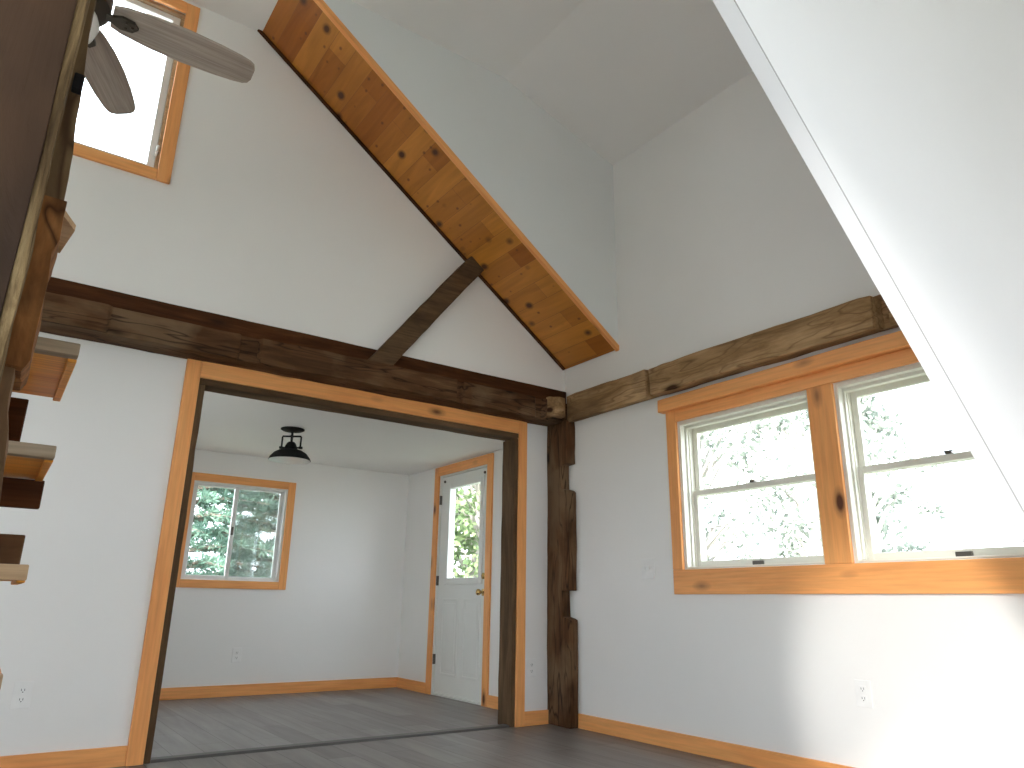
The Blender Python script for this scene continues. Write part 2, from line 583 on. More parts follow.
def leaf_mat(name, c1, c2, trans=0.35):
    m = bpy.data.materials.new(name)
    m.use_nodes = True
    nt = m.node_tree
    nt.nodes.clear()
    out = N(nt, 'ShaderNodeOutputMaterial')
    tc = N(nt, 'ShaderNodeTexCoord')
    nz = N(nt, 'ShaderNodeTexNoise', Scale=2.2, Detail=5.0)
    nt.links.new(tc.outputs['Object'], nz.inputs['Vector'])
    r = ramp(nt, [(0.35, c1), (0.65, c2)], nz.outputs['Fac'])
    df = N(nt, 'ShaderNodeBsdfDiffuse')
    tl = N(nt, 'ShaderNodeBsdfTranslucent')
    nt.links.new(r.outputs[0], df.inputs[0])
    nt.links.new(r.outputs[0], tl.inputs[0])
    mx = N(nt, 'ShaderNodeMixShader')
    mx.inputs[0].default_value = trans
    nt.links.new(df.outputs[0], mx.inputs[1])
    nt.links.new(tl.outputs[0], mx.inputs[2])
    nt.links.new(mx.outputs[0], out.inputs[0])
    return m


M['leaf_glare'] = leaf_mat('glare_paled_leaves', (0.16, 0.185, 0.16), (0.30, 0.33, 0.285))  # leaf colour greyed and paled to stand in for glare
M['leaf_green'] = leaf_mat('green_leaves', (0.10, 0.15, 0.075), (0.20, 0.27, 0.13))
M['needle'] = leaf_mat('blue_green_needles', (0.10, 0.175, 0.135), (0.20, 0.31, 0.24), 0.35)
M['bark'] = wood('grey_bark', [(0.3, (0.10, 0.08, 0.065)), (0.7, (0.24, 0.20, 0.165))], 'z', along=3, across=12, rgh=0.9, bump=0.6)
M['bark_pale'] = wood('pale_grey_bark', [(0.3, (0.30, 0.28, 0.25)), (0.7, (0.46, 0.43, 0.40))], 'z', along=3, across=12, rgh=0.9, bump=0.5)
M['grass'] = paint('lawn_grass', (0.22, 0.24, 0.17), 0.9, 0.4)

# ------------------------------------------------------------------ the setting
XW = 4.37          # right wall
YB = 5.46          # lower back wall
YU = 5.31          # upper gable wall
YG = 4.54          # face of the upper cheek wall
ZC = 5.57          # flat ceiling
XL, YF = -3.0, -2.5


def struct(name, bm, m, **kw):
    return tag(link_mesh(name, bm, m, **kw), kind='structure')


struct('floor', B(XL - 0.2, 4.62, YF - 0.2, 8.85, -0.12, 0.0), M['floor'], origin=(0, 0, 0))
struct('ground', B(-40, 60, -40, 70, -0.75, -0.55), M['grass'], origin=(0, 0, -0.55))
struct('wall_back', wall_slab('y', YB, YB + 0.16, XL, 4.55, 0, 2.80, [(1.035, 3.905, -1, 2.55)]), M['white'])
struct('wall_gable', wall_slab('y', YU, YU + 0.2, XL, 4.55, 2.80, 5.85, [(-0.52, 0.52, 4.0, 5.455)]), M['white'])
UY = [(1.335, 2.515), (2.705, 3.88)]
struct('wall_right', wall_slab('x', XW, XW + 0.2, YF, YB + 0.16, 0, 5.6, [(a, b, 1.275, 2.43) for a, b in UY]), M['white'])
struct('wall_left', wall_slab('x', XL - 0.15, XL, YF, YB + 0.16, 0, 5.85, [(-2.4, -0.65, 0.3, 2.7), (-1.02, -0.48, 3.45, 3.84)]), M['white'])  # unseen openings added for light; the small high one makes the sun patch
struct('wall_front', wall_slab('y', YF - 0.15, YF, XL - 0.15, 4.57, 0, 5.85, [(-2.5, -0.2, 0.1, 3.2)]), M['white'])  # unseen opening, added and sized for the daylight it lets in
struct('ceiling', B(XL - 0.15, 3.05, YF - 0.15, YU + 0.2, ZC, ZC + 0.15), M['ceiling'])
bm = prism(bmesh.new(), [(3.05, ZC), (XW + 0.2, 5.12), (XW + 0.2, 5.5), (3.05, ZC + 0.15)], 'y', 1.03, YU + 0.2)
struct('ceiling_slope', bm, M['ceiling'])
struct('ceiling_near', B(3.05, XW + 0.2, YF - 0.15, 1.03, ZC, ZC + 0.15), M['ceiling'])
# cheek wall above the pine soffit
SL = 0.712
ZS = 3.235


def zsoff(x):
    return ZS + SL * (XW - x)


bm = prism(bmesh.new(), [(XW + 0.03, zsoff(XW) + 0.01), (XW + 0.03, ZC + 0.03), (1.05, ZC + 0.03)], 'y', YG, YG + 0.09)
struct('wall_cheek', bm, M['white_shaded'])
# near wall with a raking lower edge on the right of the view
RK = 4.132         # x + z along the raking edge
bm = prism(bmesh.new(), [(RK, 0.0), (XW + 0.02, 0.0), (XW + 0.02, ZC + 0.02), (RK - ZC - 0.02, ZC + 0.02)], 'y', 1.005, 1.057)
struct('wall_raking', bm, M['white_daylit'])
bm = prism(bmesh.new(), [(RK + 0.001, 0.0), (RK + 0.007, 0.0), (RK - ZC + 0.007, ZC), (RK - ZC + 0.001, ZC)], 'y', 1.0028, 1.006)
struct('trim_raking', bm, M['edge_strip'])
# rear room
struct('wall_rear', wall_slab('y', 8.63, 8.80, 0.4, 4.57, 0, 2.75, [(1.73, 2.805, 1.195, 2.275)]), M['white'])
struct('wall_rear_right', wall_slab('x', 4.40, 4.57, YB + 0.16, 8.63, 0, 2.75, [(6.69, 7.78, -1, 2.50)]), M['white'])
struct('wall_rear_left', wall_slab('x', 0.25, 0.4, YB + 0.16, 8.80, 0, 2.75, [(5.8, 6.5, 1.0, 2.3)]), M['white'])  # unseen opening added to brighten the rear room
struct('ceiling_rear', B(0.25, 4.57, YB + 0.16, 8.80, 2.62, 2.78), M['ceiling'])

# baseboards
struct('baseboard_right', B(XW - 0.022, XW, 1.0, 5.14, 0, 0.115, 0.004), M['pine_y'])
struct('baseboard_back', B(XL, 0.93, YB - 0.022, YB, 0, 0.115, 0.004), M['pine_x'])
struct('baseboard_corner', B(4.002, 4.268, YB - 0.022, YB, 0, 0.115, 0.004), M['pine_x'])
struct('baseboard_rear', B(0.4, 4.40, 8.608, 8.63, 0, 0.115, 0.004), M['pine_x'])
struct('baseboard_rear_right', B(4.378, 4.40, 7.88, 8.608, 0, 0.115, 0.004), M['pine_y'])
struct('baseboard_doorside', B(4.378, 4.40, 5.66, 6.59, 0, 0.115, 0.004), M['pine_y'])

# casing of the wide opening between the rooms
op = thing('trim_1', 'orange pine and old timber casing round the wide opening to the rear room', None, (2.46, YB - 0.03, 0), kind='structure')
YT = YB - 0.03
link_mesh('side_casing', B(0.930, 1.032, YT, YB, 0, 2.70, 0.004), M['pine_z'], op)
link_mesh('side_casing', B(3.908, 4.0, YT, YB, 0, 2.695, 0.004), M['pine_z'], op)
link_mesh('head_casing', B(1.033, 3.907, YT, YB, 2.548, 2.695, 0.004), M['pine_x'], op)
link_mesh('timber_jamb', rough(B(1.030, 1.078, YB - 0.012, YB + 0.19, 0, 2.50), 0.008, 0.12, 0.004, 4, 3), M['grey_old_z'], op)
link_mesh('timber_jamb', rough(B(3.868, 3.912, YB - 0.012, YB + 0.19, 0, 2.50), 0.008, 0.12, 0.004, 4, 4), M['grey_old_z'], op)
link_mesh('timber_lintel', rough(B(1.030, 3.912, YB - 0.012, YB + 0.17, 2.502, 2.56), 0.008, 0.12, 0.004, 4, 5), M['grey_old_x'], op)
struct('threshold', prism(bmesh.new(), [(YB + 0.0, 0.0), (YB + 0.012, 0.016), (YB + 0.088, 0.016), (YB + 0.10, 0.0)], 'x', 1.08, 3.866), M['ramp_metal'])


# ------------------------------------------------------------------ old timber frame
def timber(name, bm, m, label, cat='beam', parts=None):
    return tag(link_mesh(name, bm, m, smooth=True), label, cat)


# long beam over the opening: plan view outline (x, y) swept up
F0 = 5.20
plan = [(XL, YB), (XL, F0), (0.36, F0), (0.385, F0 + 0.02), (1.22, F0 + 0.02), (1.24, F0 + 0.055), (1.36, F0 + 0.055), (1.385, F0 + 0.01),
        (2.0, F0), (3.07, F0 + 0.005), (3.085, F0 + 0.05), (3.13, F0 + 0.05), (3.15, F0 + 0.015), (3.93, F0 + 0.015), (3.96, F0 + 0.05), (4.02, F0 + 0.05), (4.05, F0 + 0.0),
        (4.25, F0 + 0.02), (4.36, F0 + 0.03), (4.36, YB)]
bm = prism(bmesh.new(), [(x, y) for x, y in plan], 'z', 2.672, 2.868)
back_beam = thing('timber_beam', 'long dark hewn beam across the back wall above the wide opening', 'beam', (1.0, YB, 2.69))
link_mesh('beam_body', rough(bm, 0.008, 0.09, 0.007, 3.5, 1), M['old_x'], back_beam, smooth=True)
bm = prism(bmesh.new(), [(4.055, F0 + 0.02), (4.06, F0 - 0.03), (4.16, F0 - 0.075), (4.235, F0 - 0.06), (4.25, F0 + 0.02)], 'z', 2.70, 2.885)
tag(link_mesh('beam_end', rough(bm, 0.012, 0.05, 0.008, 5, 8), M['hewn_light'], back_beam, smooth=True), 'paler rounded block at the corner end of the beam')
bm = rough(B(XL, 4.36, YU - 0.028, YU, 2.83, 3.005), 0.006, 0.14, 0.004, 3, 2)
tag(link_mesh('backing_plank', bm, M['red_old'], back_beam, smooth=True), 'reddish brown plank behind and above the beam')

# beam along the right wall: plan outline swept up, in three lengths
plan = [(XW, 5.20), (4.285, 5.19), (4.262, 5.02), (4.275, 4.86), (4.27, 4.125), (4.32, 4.115), (4.32, 4.055), (4.235, 4.045), (4.21, 3.90), (4.225, 2.20), (4.238, 2.135),
        (4.355, 2.125), (4.355, 2.065), (4.275, 2.055), (4.275, 1.2), (XW, 1.2)]
bm = prism(bmesh.new(), plan, 'z', 2.682, 2.895)
for v in bm.verts:
    if v.co.z > 2.8:
        if v.co.y > 4.09:
            v.co.z += 0.03
        v.co.z -= 0.0
    elif v.co.x < 4.33:
        v.co.z -= 0.012
timber('timber_beam', rough(bm, 0.008, 0.09, 0.009, 3.2, 7), M['hewn_light'],
       'shorter hewn beam along the right wall over the double window, notched near its end')

# corner post with two mortise notches: outline (y, z) swept in x
prof = [(YB, 0), (5.145, 0), (5.145, 0.872), (5.175, 0.885), (5.245, 0.90), (5.25, 1.118), (5.155, 1.122), (5.15, 2.0), (5.175, 2.02), (5.25, 2.04), (5.25, 2.262), (5.16, 2.27), (5.165, 2.69), (YB, 2.69)]
bm = prism(bmesh.new(), prof, 'x', 4.262, XW - 0.004)
timber('timber_post', rough(bm, 0.008, 0.08, 0.007, 3.0, 11), M['old_z'],
       'dark notched timber post standing in the corner between opening and double window', 'post')

# diagonal brace between beam and soffit
p0, p1 = Vector((2.33, 2.86)), Vector((3.26, 4.06))
d = (p1 - p0).normalized()
n = Vector((-d.y, d.x))
w = 0.088
q0a, q0b = p0 + n * w, p0 - n * w
poly = [tuple(q0a - d * 0.04), tuple(q0b - d * 0.0), tuple(p1 - n * w), tuple(p1 + n * w + d * 0.02)]
bm = prism(bmesh.new(), poly, 'y', 5.205, YU - 0.012)
timber('timber_brace', rough(bm, 0.010, 0.08, 0.008, 3.3, 13), M['grey_old_x'],
       'diagonal grey-brown timber brace between the back beam and the pine soffit', 'brace')

# ------------------------------------------------------------------ raking pine soffit
ang = math.atan(SL)
LS = (XW - 1.055) / math.cos(ang)
sof = thing('pine_soffit', 'raking strip of knotty honey pine boards under the upper wall', 'soffit', (XW, YG, ZS))
sof.rotation_euler = (0, ang, 0)


def local_part(name, bm, m, parent, smooth=False):
    o = link_mesh(name, bm, m, None, origin=(0, 0, 0), smooth=smooth)
    o.location = (0, 0, 0)
    o.parent = parent
    return o


local_part('board_panel', B(-LS, -0.012, 0.02, YU - YG - 0.001, 0.0, 0.025), M['soffit'], sof)
local_part('edge_trim', B(-LS, -0.0, -0.012, 0.026, -0.012, 0.036, 0.003), M['pine_x'], sof)
local_part('wall_moulding', B(-LS, -0.02, YU - YG - 0.03, YU - YG - 0.001, -0.022, 0.0, 0.004), M['red_old'], sof)


# ------------------------------------------------------------------ windows
def ring(bm, axis, t0, t1, a0, a1, z0, z1, wl, wr, wb, wt, bev=0.004):
    """four bars making a frame; axis = the direction the window faces"""
    def bb(A0, A1, Z0, Z1):
        if axis == 'x':
            box(bm, t0, t1, A0, A1, Z0, Z1, bev)
        else:
            box(bm, A0, A1, t0, t1, Z0, Z1, bev)
    bb(a0, a0 + wl, z0, z1)
    bb(a1 - wr, a1, z0, z1)
    bb(a0 + wl, a1 - wr, z0, z0 + wb)
    bb(a0 + wl, a1 - wr, z1 - wt, z1)
    return bm


def double_hung(name, y0, y1, label):
    z0, z1 = 1.276, 2.428
    w = thing(name, label, None, (XW, (y0 + y1) / 2, z0), kind='structure')
    fr = bmesh.new()
    ring(fr, 'x', 4.372, 4.60, y0 + 0.001, y1 - 0.001, z0, z1, 0.020, 0.020, 0.012, 0.03, 0.003)
    for s, y in ((1, y0 + 0.021), (-1, y1 - 0.021)):      # tracks and stops on the jambs
        box(fr, 4.425, 4.445, y, y + s * 0.012, z0 + 0.02, z1 - 0.03, 0.002)
        box(fr, 4.462, 4.474, y, y + s * 0.012, z0 + 0.02, z1 - 0.03, 0.002)
    box(fr, 4.425, 4.474, y0 + 0.02, y1 - 0.02, z1 - 0.052, z1 - 0.029, 0.002)
    link_mesh('window_frame', fr, M['sash'], w)
    ya, yb = y0 + 0.022, y1 - 0.022
    zm = 1.835
    lo = link_mesh('lower_sash', ring(bmesh.new(), 'x', 4.478, 4.512, ya, yb, z0 + 0.013, zm + 0.045, 0.042, 0.042, 0.048, 0.042), M['sash'], w)
    link_mesh('pane', B(4.492, 4.498, ya + 0.04, yb - 0.04, z0 + 0.055, zm + 0.01), M['glass'], lo)
    hi = link_mesh('upper_sash', ring(bmesh.new(), 'x', 4.516, 4.55, ya, yb, zm, z1 - 0.03, 0.042, 0.042, 0.045, 0.05), M['sash'], w)
    link_mesh('pane', B(4.53, 4.536, ya + 0.04, yb - 0.04, zm + 0.04, z1 - 0.078), M['glass'], hi)
    ym = (y0 + y1) / 2
    lf = bmesh.new()
    box(lf, 4.462, 4.480, ym - 0.045, ym + 0.045, z0 + 0.016, z0 + 0.045, 0.004)
    tag(link_mesh('sash_lift', lf, M['lift'], w), 'dark metal lift at the bottom of the sash')
    lk = bmesh.new()
    box(lk, 4.466, 4.500, ym - 0.02, ym + 0.02, zm + 0.045, zm + 0.057, 0.003)
    tube(lk, [(4.472, ym - 0.03, zm + 0.060), (4.484, ym + 0.025, zm + 0.062)], 0.005, 8)
    tag(link_mesh('sash_lock', lk, M['lift'], w), 'small dark metal sash lock')
    return w


double_hung('window_1', UY[1][0], UY[1][1], 'left cream double-hung window of the pair in the right wall')
double_hung('window_2', UY[0][0], UY[0][1], 'right cream double-hung window of the pair, cut by the raking wall')
cs = thing('trim_2', 'orange pine casing round the pair of windows in the right wall', None, (XW, 2.6, 1.09), kind='structure')
XT = XW - 0.028
link_mesh('side_casing', B(XT, XW, 3.883, 3.982, 1.271, 2.525, 0.004), M['pine_z'], cs)
link_mesh('side_casing', B(XT, XW, 1.235, 1.333, 1.271, 2.525, 0.004), M['pine_z'], cs)
link_mesh('mullion_casing', B(XT, XW, 2.517, 2.702, 1.271, 2.43, 0.004), M['pine_z'], cs)
link_mesh('head_casing', B(XT, XW, 1.334, 3.882, 2.431, 2.525, 0.004), M['pine_y'], cs)
link_mesh('apron', B(XT, XW, 1.235, 3.982, 1.09, 1.270, 0.004), M['pine_y'], cs)
tag(link_mesh('head_cap', rough(B(XW - 0.075, XW, 1.2, 4.025, 2.526, 2.632), 0.006, 0.15, 0.003, 3, 21), M['hewn_light'] if False else M['pine_y'], cs),
    'thicker slab capping the window casing')

# rear sliding window
rw = thing('window_3', 'white sliding window with orange pine casing in the rear room', None, (2.27, 8.63, 1.115), kind='structure')
link_mesh('side_casing', B(1.650, 1.735, 8.605, 8.63, 1.115, 2.357, 0.004), M['pine_z'], rw)
link_mesh('side_casing', B(2.80, 2.886, 8.605, 8.63, 1.115, 2.357, 0.004), M['pine_z'], rw)
link_mesh('head_casing', B(1.736, 2.799, 8.605, 8.63, 2.27, 2.357, 0.004), M['pine_x'], rw)
link_mesh('apron', B(1.736, 2.799, 8.605, 8.63, 1.115, 1.20, 0.004), M['pine_x'], rw)
fr = ring(bmesh.new(), 'y', 8.635, 8.78, 1.731, 2.804, 1.196, 2.274, 0.025, 0.025, 0.02, 0.02, 0.003)
link_mesh('window_frame', fr, M['vinyl'], rw)
sa = link_mesh('sliding_sash', ring(bmesh.new(), 'y', 8.665, 8.70, 1.757, 2.245, 1.217, 2.252, 0.035, 0.045, 0.035, 0.03), M['vinyl'], rw)
link_mesh('pane', B(1.79, 2.202, 8.681, 8.686, 1.25, 2.224), M['glass'], sa)
sa = link_mesh('fixed_sash', ring(bmesh.new(), 'y', 8.703, 8.735, 2.215, 2.778, 1.217, 2.252, 0.035, 0.04, 0.03, 0.025), M['vinyl'], rw)
link_mesh('pane', B(2.248, 2.74, 8.717, 8.722, 1.245, 2.228), M['glass'], sa)
link_mesh('insect_screen', B(2.25, 2.735, 8.742, 8.744, 1.24, 2.23), M['screen'], rw)
link_mesh('latch', B(2.205, 2.232, 8.648, 8.665, 1.70, 1.79, 0.003), M['lift'], rw)
for yy, zz in ((1.95, 0), ):
    pass

# high window in the gable wall
hw = thing('window_4', 'bright white window high in the gable wall with orange pine casing', None, (0.0, YU, 3.93), kind='structure')
link_mesh('side_casing', B(0.508, 0.602, YU - 0.028, YU, 3.925, 5.525, 0.004), M['pine_z'], hw)
link_mesh('side_casing', B(-0.60, -0.508, YU - 0.028, YU, 3.925, 5.525, 0.004), M['pine_z'], hw)
link_mesh('head_casing', B(-0.507, 0.507, YU - 0.028, YU, 5.435, 5.525, 0.004), M['pine_x'], hw)
link_mesh('apron', B(-0.507, 0.507, YU - 0.028, YU, 3.925, 4.01, 0.004), M['pine_x'], hw)
link_mesh('window_frame', ring(bmesh.new(), 'y', YU + 0.03, YU + 0.16, -0.519, 0.519, 4.001, 5.454, 0.03, 0.03, 0.025, 0.03, 0.003), M['tread_light'], hw)
sa = link_mesh('casement_sash', ring(bmesh.new(), 'y', YU + 0.06, YU + 0.10, -0.487, 0.487, 4.027, 5.423, 0.05, 0.05, 0.045, 0.045), M['vinyl'], hw)
link_mesh('pane', B(-0.44, 0.44, YU + 0.078, YU + 0.083, 4.07, 5.38), M['glass'], sa)
hb = bmesh.new()
box(hb, 0.478, 0.505, YU + 0.03, YU + 0.058, 4.15, 4.24, 0.004)
tube(hb, [(0.49, YU + 0.035, 4.23), (0.487, YU + 0.0, 4.21), (0.482, YU - 0.01, 4.16)], 0.009, 8)
link_mesh('casement_handle', hb, M['vinyl'], hw)

# ------------------------------------------------------------------ rear door
dr = thing('door_1', 'white half-glazed door with brass knob and orange casing in rear room', None, (4.40, 7.235, 0), kind='structure')
XD = 4.375
link_mesh('side_casing', B(XD, 4.40, 6.592, 6.693, 0, 2.606, 0.004), M['pine_z'], dr)
link_mesh('side_casing', B(XD, 4.40, 7.777, 7.876, 0, 2.606, 0.004), M['pine_z'], dr)
link_mesh('head_casing', B(XD, 4.40, 6.694, 7.776, 2.497, 2.606, 0.004), M['pine_y'], dr)
jb = bmesh.new()
ring(jb, 'x', 4.402, 4.56, 6.691, 7.779, 0.0, 2.499, 0.02, 0.02, 0.02, 0.02, 0.002)
link_mesh('door_frame', jb, M['door'], dr)
slab = wall_slab('x', 4.425, 4.475, 6.715, 7.755, 0.025, 2.475, [(6.86, 7.56, 1.27, 2.33)])
sl = link_mesh('door_leaf', slab, M['door'], dr)
gf = ring(bmesh.new(), 'x', 4.405, 4.49, 6.80, 7.61, 1.20, 2.39, 0.07, 0.07, 0.075, 0.07, 0.008)
link_mesh('glazing_bead', gf, M['door'], sl)
link_mesh('pane', B(4.446, 4.452, 6.86, 7.56, 1.27, 2.33), M['glass'], sl)
for y0, y1 in ((6.82, 7.18), (7.29, 7.65)):
    pb = ring(bmesh.new(), 'x', 4.416, 4.427, y0, y1, 0.22, 1.05, 0.025, 0.025, 0.025, 0.025, 0.005)
    box(pb, 4.419, 4.427, y0 + 0.055, y1 - 0.055, 0.275, 0.995, 0.004)
    link_mesh('raised_panel', pb, M['door'], sl)
kb = bmesh.new()
lathe(kb, [(0.0, 0.0), (0.036, 0.0), (0.038, -0.008), (0.016, -0.014), (0.013, -0.035), (0.026, -0.046), (0.034, -0.06), (0.032, -0.076), (0.018, -0.087), (0.0, -0.089)],
      (4.424, 6.775, 1.115), 'x', 20)
tag(link_mesh('door_knob', kb, M['brass'], dr, smooth=True), 'round brass door knob')
kb = bmesh.new()
lathe(kb, [(0.0, 0.0), (0.033, 0.0), (0.034, -0.012), (0.022, -0.02), (0.0, -0.022)], (4.424, 6.775, 1.285), 'x', 20)
tag(link_mesh('deadbolt', kb, M['brass'], dr, smooth=True), 'brass deadbolt above the knob')
for z in (0.38, 1.25, 2.2):
    hb = B(4.405, 4.427, 7.752, 7.775, z - 0.055, z + 0.055, 0.003)
    tube(hb, [(4.402, 7.763, z - 0.055), (4.402, 7.763, z + 0.055)], 0.008, 8)
    link_mesh('hinge', hb, M['lift'], dr)
for y in (6.80, 7.69):
    cb = bmesh.new()
    lathe(cb, [(0.0, 0.0), (0.016, 0.0), (0.016, -0.012), (0.0, -0.014)], (4.424, y, 2.42), 'x', 12)
    link_mesh('bracket_hook', cb, M['lift'], dr)


# ------------------------------------------------------------------ outlets and switch
def outlet(pos, face, label, grp='electrical outlets'):
    """face 'y': on a wall whose face looks towards -y; 'x': towards -x"""
    x, y, z = pos
    t = thing('wall_outlet', label, 'outlet', pos, grp)
    w, h, d = 0.049, 0.075, 0.009

    def bx(bm, a0, a1, z0, z1, d0, d1, bev):
        if face == 'y':
            box(bm, x + a0, x + a1, y - d1, y - d0, z + z0, z + z1, bev)
        else:
            box(bm, x - d1, x - d0, y + a0, y + a1, z + z0, z + z1, bev)
        return bm
    link_mesh('cover_plate', bx(bmesh.new(), -w, w, -h, h, 0, d, 0.003), M['plate'], t)
    for s in (-1, 1):
        r = link_mesh('receptacle', bx(bmesh.new(), -0.021, 0.021, s * 0.026 - 0.018, s * 0.026 + 0.018, d, d + 0.003, 0.001), M['plate'], t)
        b2 = bmesh.new()
        for a in (-0.008, 0.008):
            bx(b2, a - 0.0015, a + 0.0015, s * 0.026 - 0.004, s * 0.026 + 0.008, d + 0.003, d + 0.0036, 0)
        bx(b2, -0.003, 0.003, s * 0.026 - 0.013, s * 0.026 - 0.008, d + 0.003, d + 0.0036, 0)
        link_mesh('slots', b2, M['slot'], r)
    return t


outlet((0.316, YB, 0.44), 'y', 'white wall outlet low on the back wall left of the wide opening')
outlet((4.085, YB, 0.465), 'y', 'white wall outlet on the narrow wall between opening and corner post')
outlet((2.425, 8.63, 0.418), 'y', 'white wall outlet under the sliding window in the rear room')
outlet((XW, 2.557, 0.525), 'x', 'white wall outlet low on the right wall below the double window')
sw = thing('light_switch', 'white double light switch on the right wall left of the windows', 'switch', (XW, 4.27, 1.287))
link_mesh('cover_plate', B(XW - 0.009, XW, 4.27 - 0.07, 4.27 + 0.07, 1.207, 1.367, 0.003), M['plate'], sw)
for a in (-0.03, 0.03):
    tb = B(XW - 0.013, XW - 0.009, 4.27 + a - 0.008, 4.27 + a + 0.008, 1.262, 1.312, 0.001)
    box(tb, XW - 0.028, XW - 0.012, 4.27 + a - 0.005, 4.27 + a + 0.005, 1.285, 1.303, 0.002)
    link_mesh('toggle', tb, M['plate'], sw)

# ------------------------------------------------------------------ black ceiling lamp in the rear room
LX, LY = 2.235, 6.94
lp = thing('ceiling_lamp', 'black barn-style lamp fixed to the rear room ceiling', 'lamp', (LX, LY, 2.62))
link_mesh('ceiling_canopy', lathe(bmesh.new(), [(0.0, 0.0), (0.112, 0.0), (0.115, -0.01), (0.09, -0.022), (0.03, -0.03), (0.0, -0.031)], (LX, LY, 2.62)), M['black'], lp, smooth=True)
st = tube(bmesh.new(), [(LX, LY, 2.59), (LX, LY, 2.475)], 0.012, 12)
lathe(st, [(0.0, 0.01), (0.02, 0.008), (0.02, -0.008), (0.0, -0.01)], (LX, LY, 2.545))
link_mesh('stem', st, M['black'], lp, smooth=True)
yk = bmesh.new()
dx, dy = math.cos(YAW), -math.sin(YAW)                      # the yoke turns its flat side to the main room
for s in (-1, 1):
    pts = [(LX, LY, 2.545), (LX + s * dx * 0.088, LY + s * dy * 0.088, 2.545), (LX + s * dx * 0.092, LY + s * dy * 0.092, 2.538), (LX + s * dx * 0.092, LY + s * dy * 0.092, 2.43)]
    tube(yk, pts, 0.009, 8)
    lathe(yk, [(0.0, 0.012), (0.02, 0.01), (0.02, -0.01), (0.0, -0.012)], (LX + s * dx * 0.095, LY + s * dy * 0.095, 2.432), 'z', 12)
tube(yk, [(LX - dx * 0.11, LY - dy * 0.11, 2.432), (LX + dx * 0.11, LY + dy * 0.11, 2.432)], 0.008, 8)
link_mesh('yoke', yk, M['black'], lp, smooth=True)
sh = lathe(bmesh.new(), [(0.0, 2.49), (0.028, 2.488), (0.042, 2.475), (0.058, 2.44), (0.062, 2.42), (0.075, 2.412), (0.11, 2.402), (0.155, 2.375), (0.188, 2.335), (0.197, 2.315), (0.202, 2.306),
                         (0.197, 2.305), (0.183, 2.333), (0.15, 2.368), (0.10, 2.39), (0.0, 2.395)], (LX, LY, 0), n=40)
link_mesh('lamp_shade', sh, M['black'], lp, smooth=True)
tag(link_mesh('shade_lining', lathe(bmesh.new(), [(0.199, 2.303), (0.195, 2.303), (0.181, 2.331), (0.148, 2.366), (0.098, 2.388), (0.02, 2.391), (0.02, 2.393), (0.10, 2.3895), (0.15, 2.3675), (0.183, 2.3325)], (LX, LY, 0), n=40), M['globe'], lp, smooth=True), 'white inside of the shade')
link_mesh('bulb', lathe(bmesh.new(), [(0.0, 2.394), (0.02, 2.394), (0.022, 2.37), (0.04, 2.345), (0.036, 2.325), (0.018, 2.312), (0.0, 2.31)], (LX, LY, 0), n=20), M['globe'], lp, smooth='all')

# ------------------------------------------------------------------ ceiling fan
FX, FY, FZ = -0.150, 3.20, 3.50
fan = thing('ceiling_fan', 'ceiling fan with driftwood blades and bronze hub before the high window', 'fan', (FX, FY, FZ))
link_mesh('downrod', tube(bmesh.new(), [(FX, FY, FZ + 0.12), (FX, FY, ZC - 0.04)], 0.02, 12), M['bronze'], fan, smooth=True)
link_mesh('ceiling_canopy', lathe(bmesh.new(), [(0.0, ZC), (0.09, ZC), (0.085, ZC - 0.05), (0.03, ZC - 0.09), (0.0, ZC - 0.09)], (FX, FY, 0)), M['bronze'], fan, smooth=True)
link_mesh('motor_housing', lathe(bmesh.new(), [(0.0, FZ + 0.18), (0.04, FZ + 0.18), (0.06, FZ + 0.13), (0.145, FZ + 0.10), (0.165, FZ + 0.06), (0.165, FZ - 0.01), (0.14, FZ - 0.03), (0.09, FZ - 0.045), (0.0, FZ - 0.045)], (FX, FY, 0)),
          M['bronze'], fan, smooth=True)
link_mesh('light_globe', lathe(bmesh.new(), [(0.0, FZ - 0.045), (0.09, FZ - 0.045), (0.125, FZ - 0.07), (0.135, FZ - 0.10), (0.12, FZ - 0.15), (0.085, FZ - 0.19), (0.04, FZ - 0.21), (0.0, FZ - 0.215)], (FX, FY, 0)),
          M['globe'], fan, smooth='all')


def blade_mesh():
    bm = bmesh.new()
    # outline: (distance from hub, half width)
    prof = [(0.17, 0.055), (0.22, 0.072), (0.34, 0.088), (0.48, 0.093), (0.62, 0.087), (0.72, 0.077), (0.765, 0.068), (0.785, 0.055), (0.795, 0.03)]
    top, bot = [], []
    tilt = math.radians(-13)
    for zz, lst in ((0.006, top), (-0.006, bot)):
        L = [(r, -h) for r, h in prof] + [(r, h) for r, h in reversed(prof)]
        for r, h in L:
            lst.append(bm.verts.new((r, h * math.cos(tilt), zz + h * math.sin(tilt))))
    bm.faces.new(top)
    bm.faces.new(list(reversed(bot)))
    n = len(top)
    for i in range(n):
        bm.faces.new((top[i], bot[i], bot[(i + 1) % n], top[(i + 1) % n]))
    return bm


def iron_mesh():
    bm = bmesh.new()
    prism(bm, [(0.12, -0.035), (0.17, -0.018), (0.21, -0.04), (0.26, -0.032), (0.28, 0.0), (0.26, 0.032), (0.21, 0.04), (0.17, 0.018), (0.12, 0.035)], 'z', -0.022, -0.008)
    for r, h in ((0.23, -0.02), (0.23, 0.02), (0.255, 0.0)):
        lathe(bm, [(0.0, -0.028), (0.008, -0.026), (0.008, -0.022), (0.0, -0.022)], (r, h, 0), 'z', 8)
    return bm


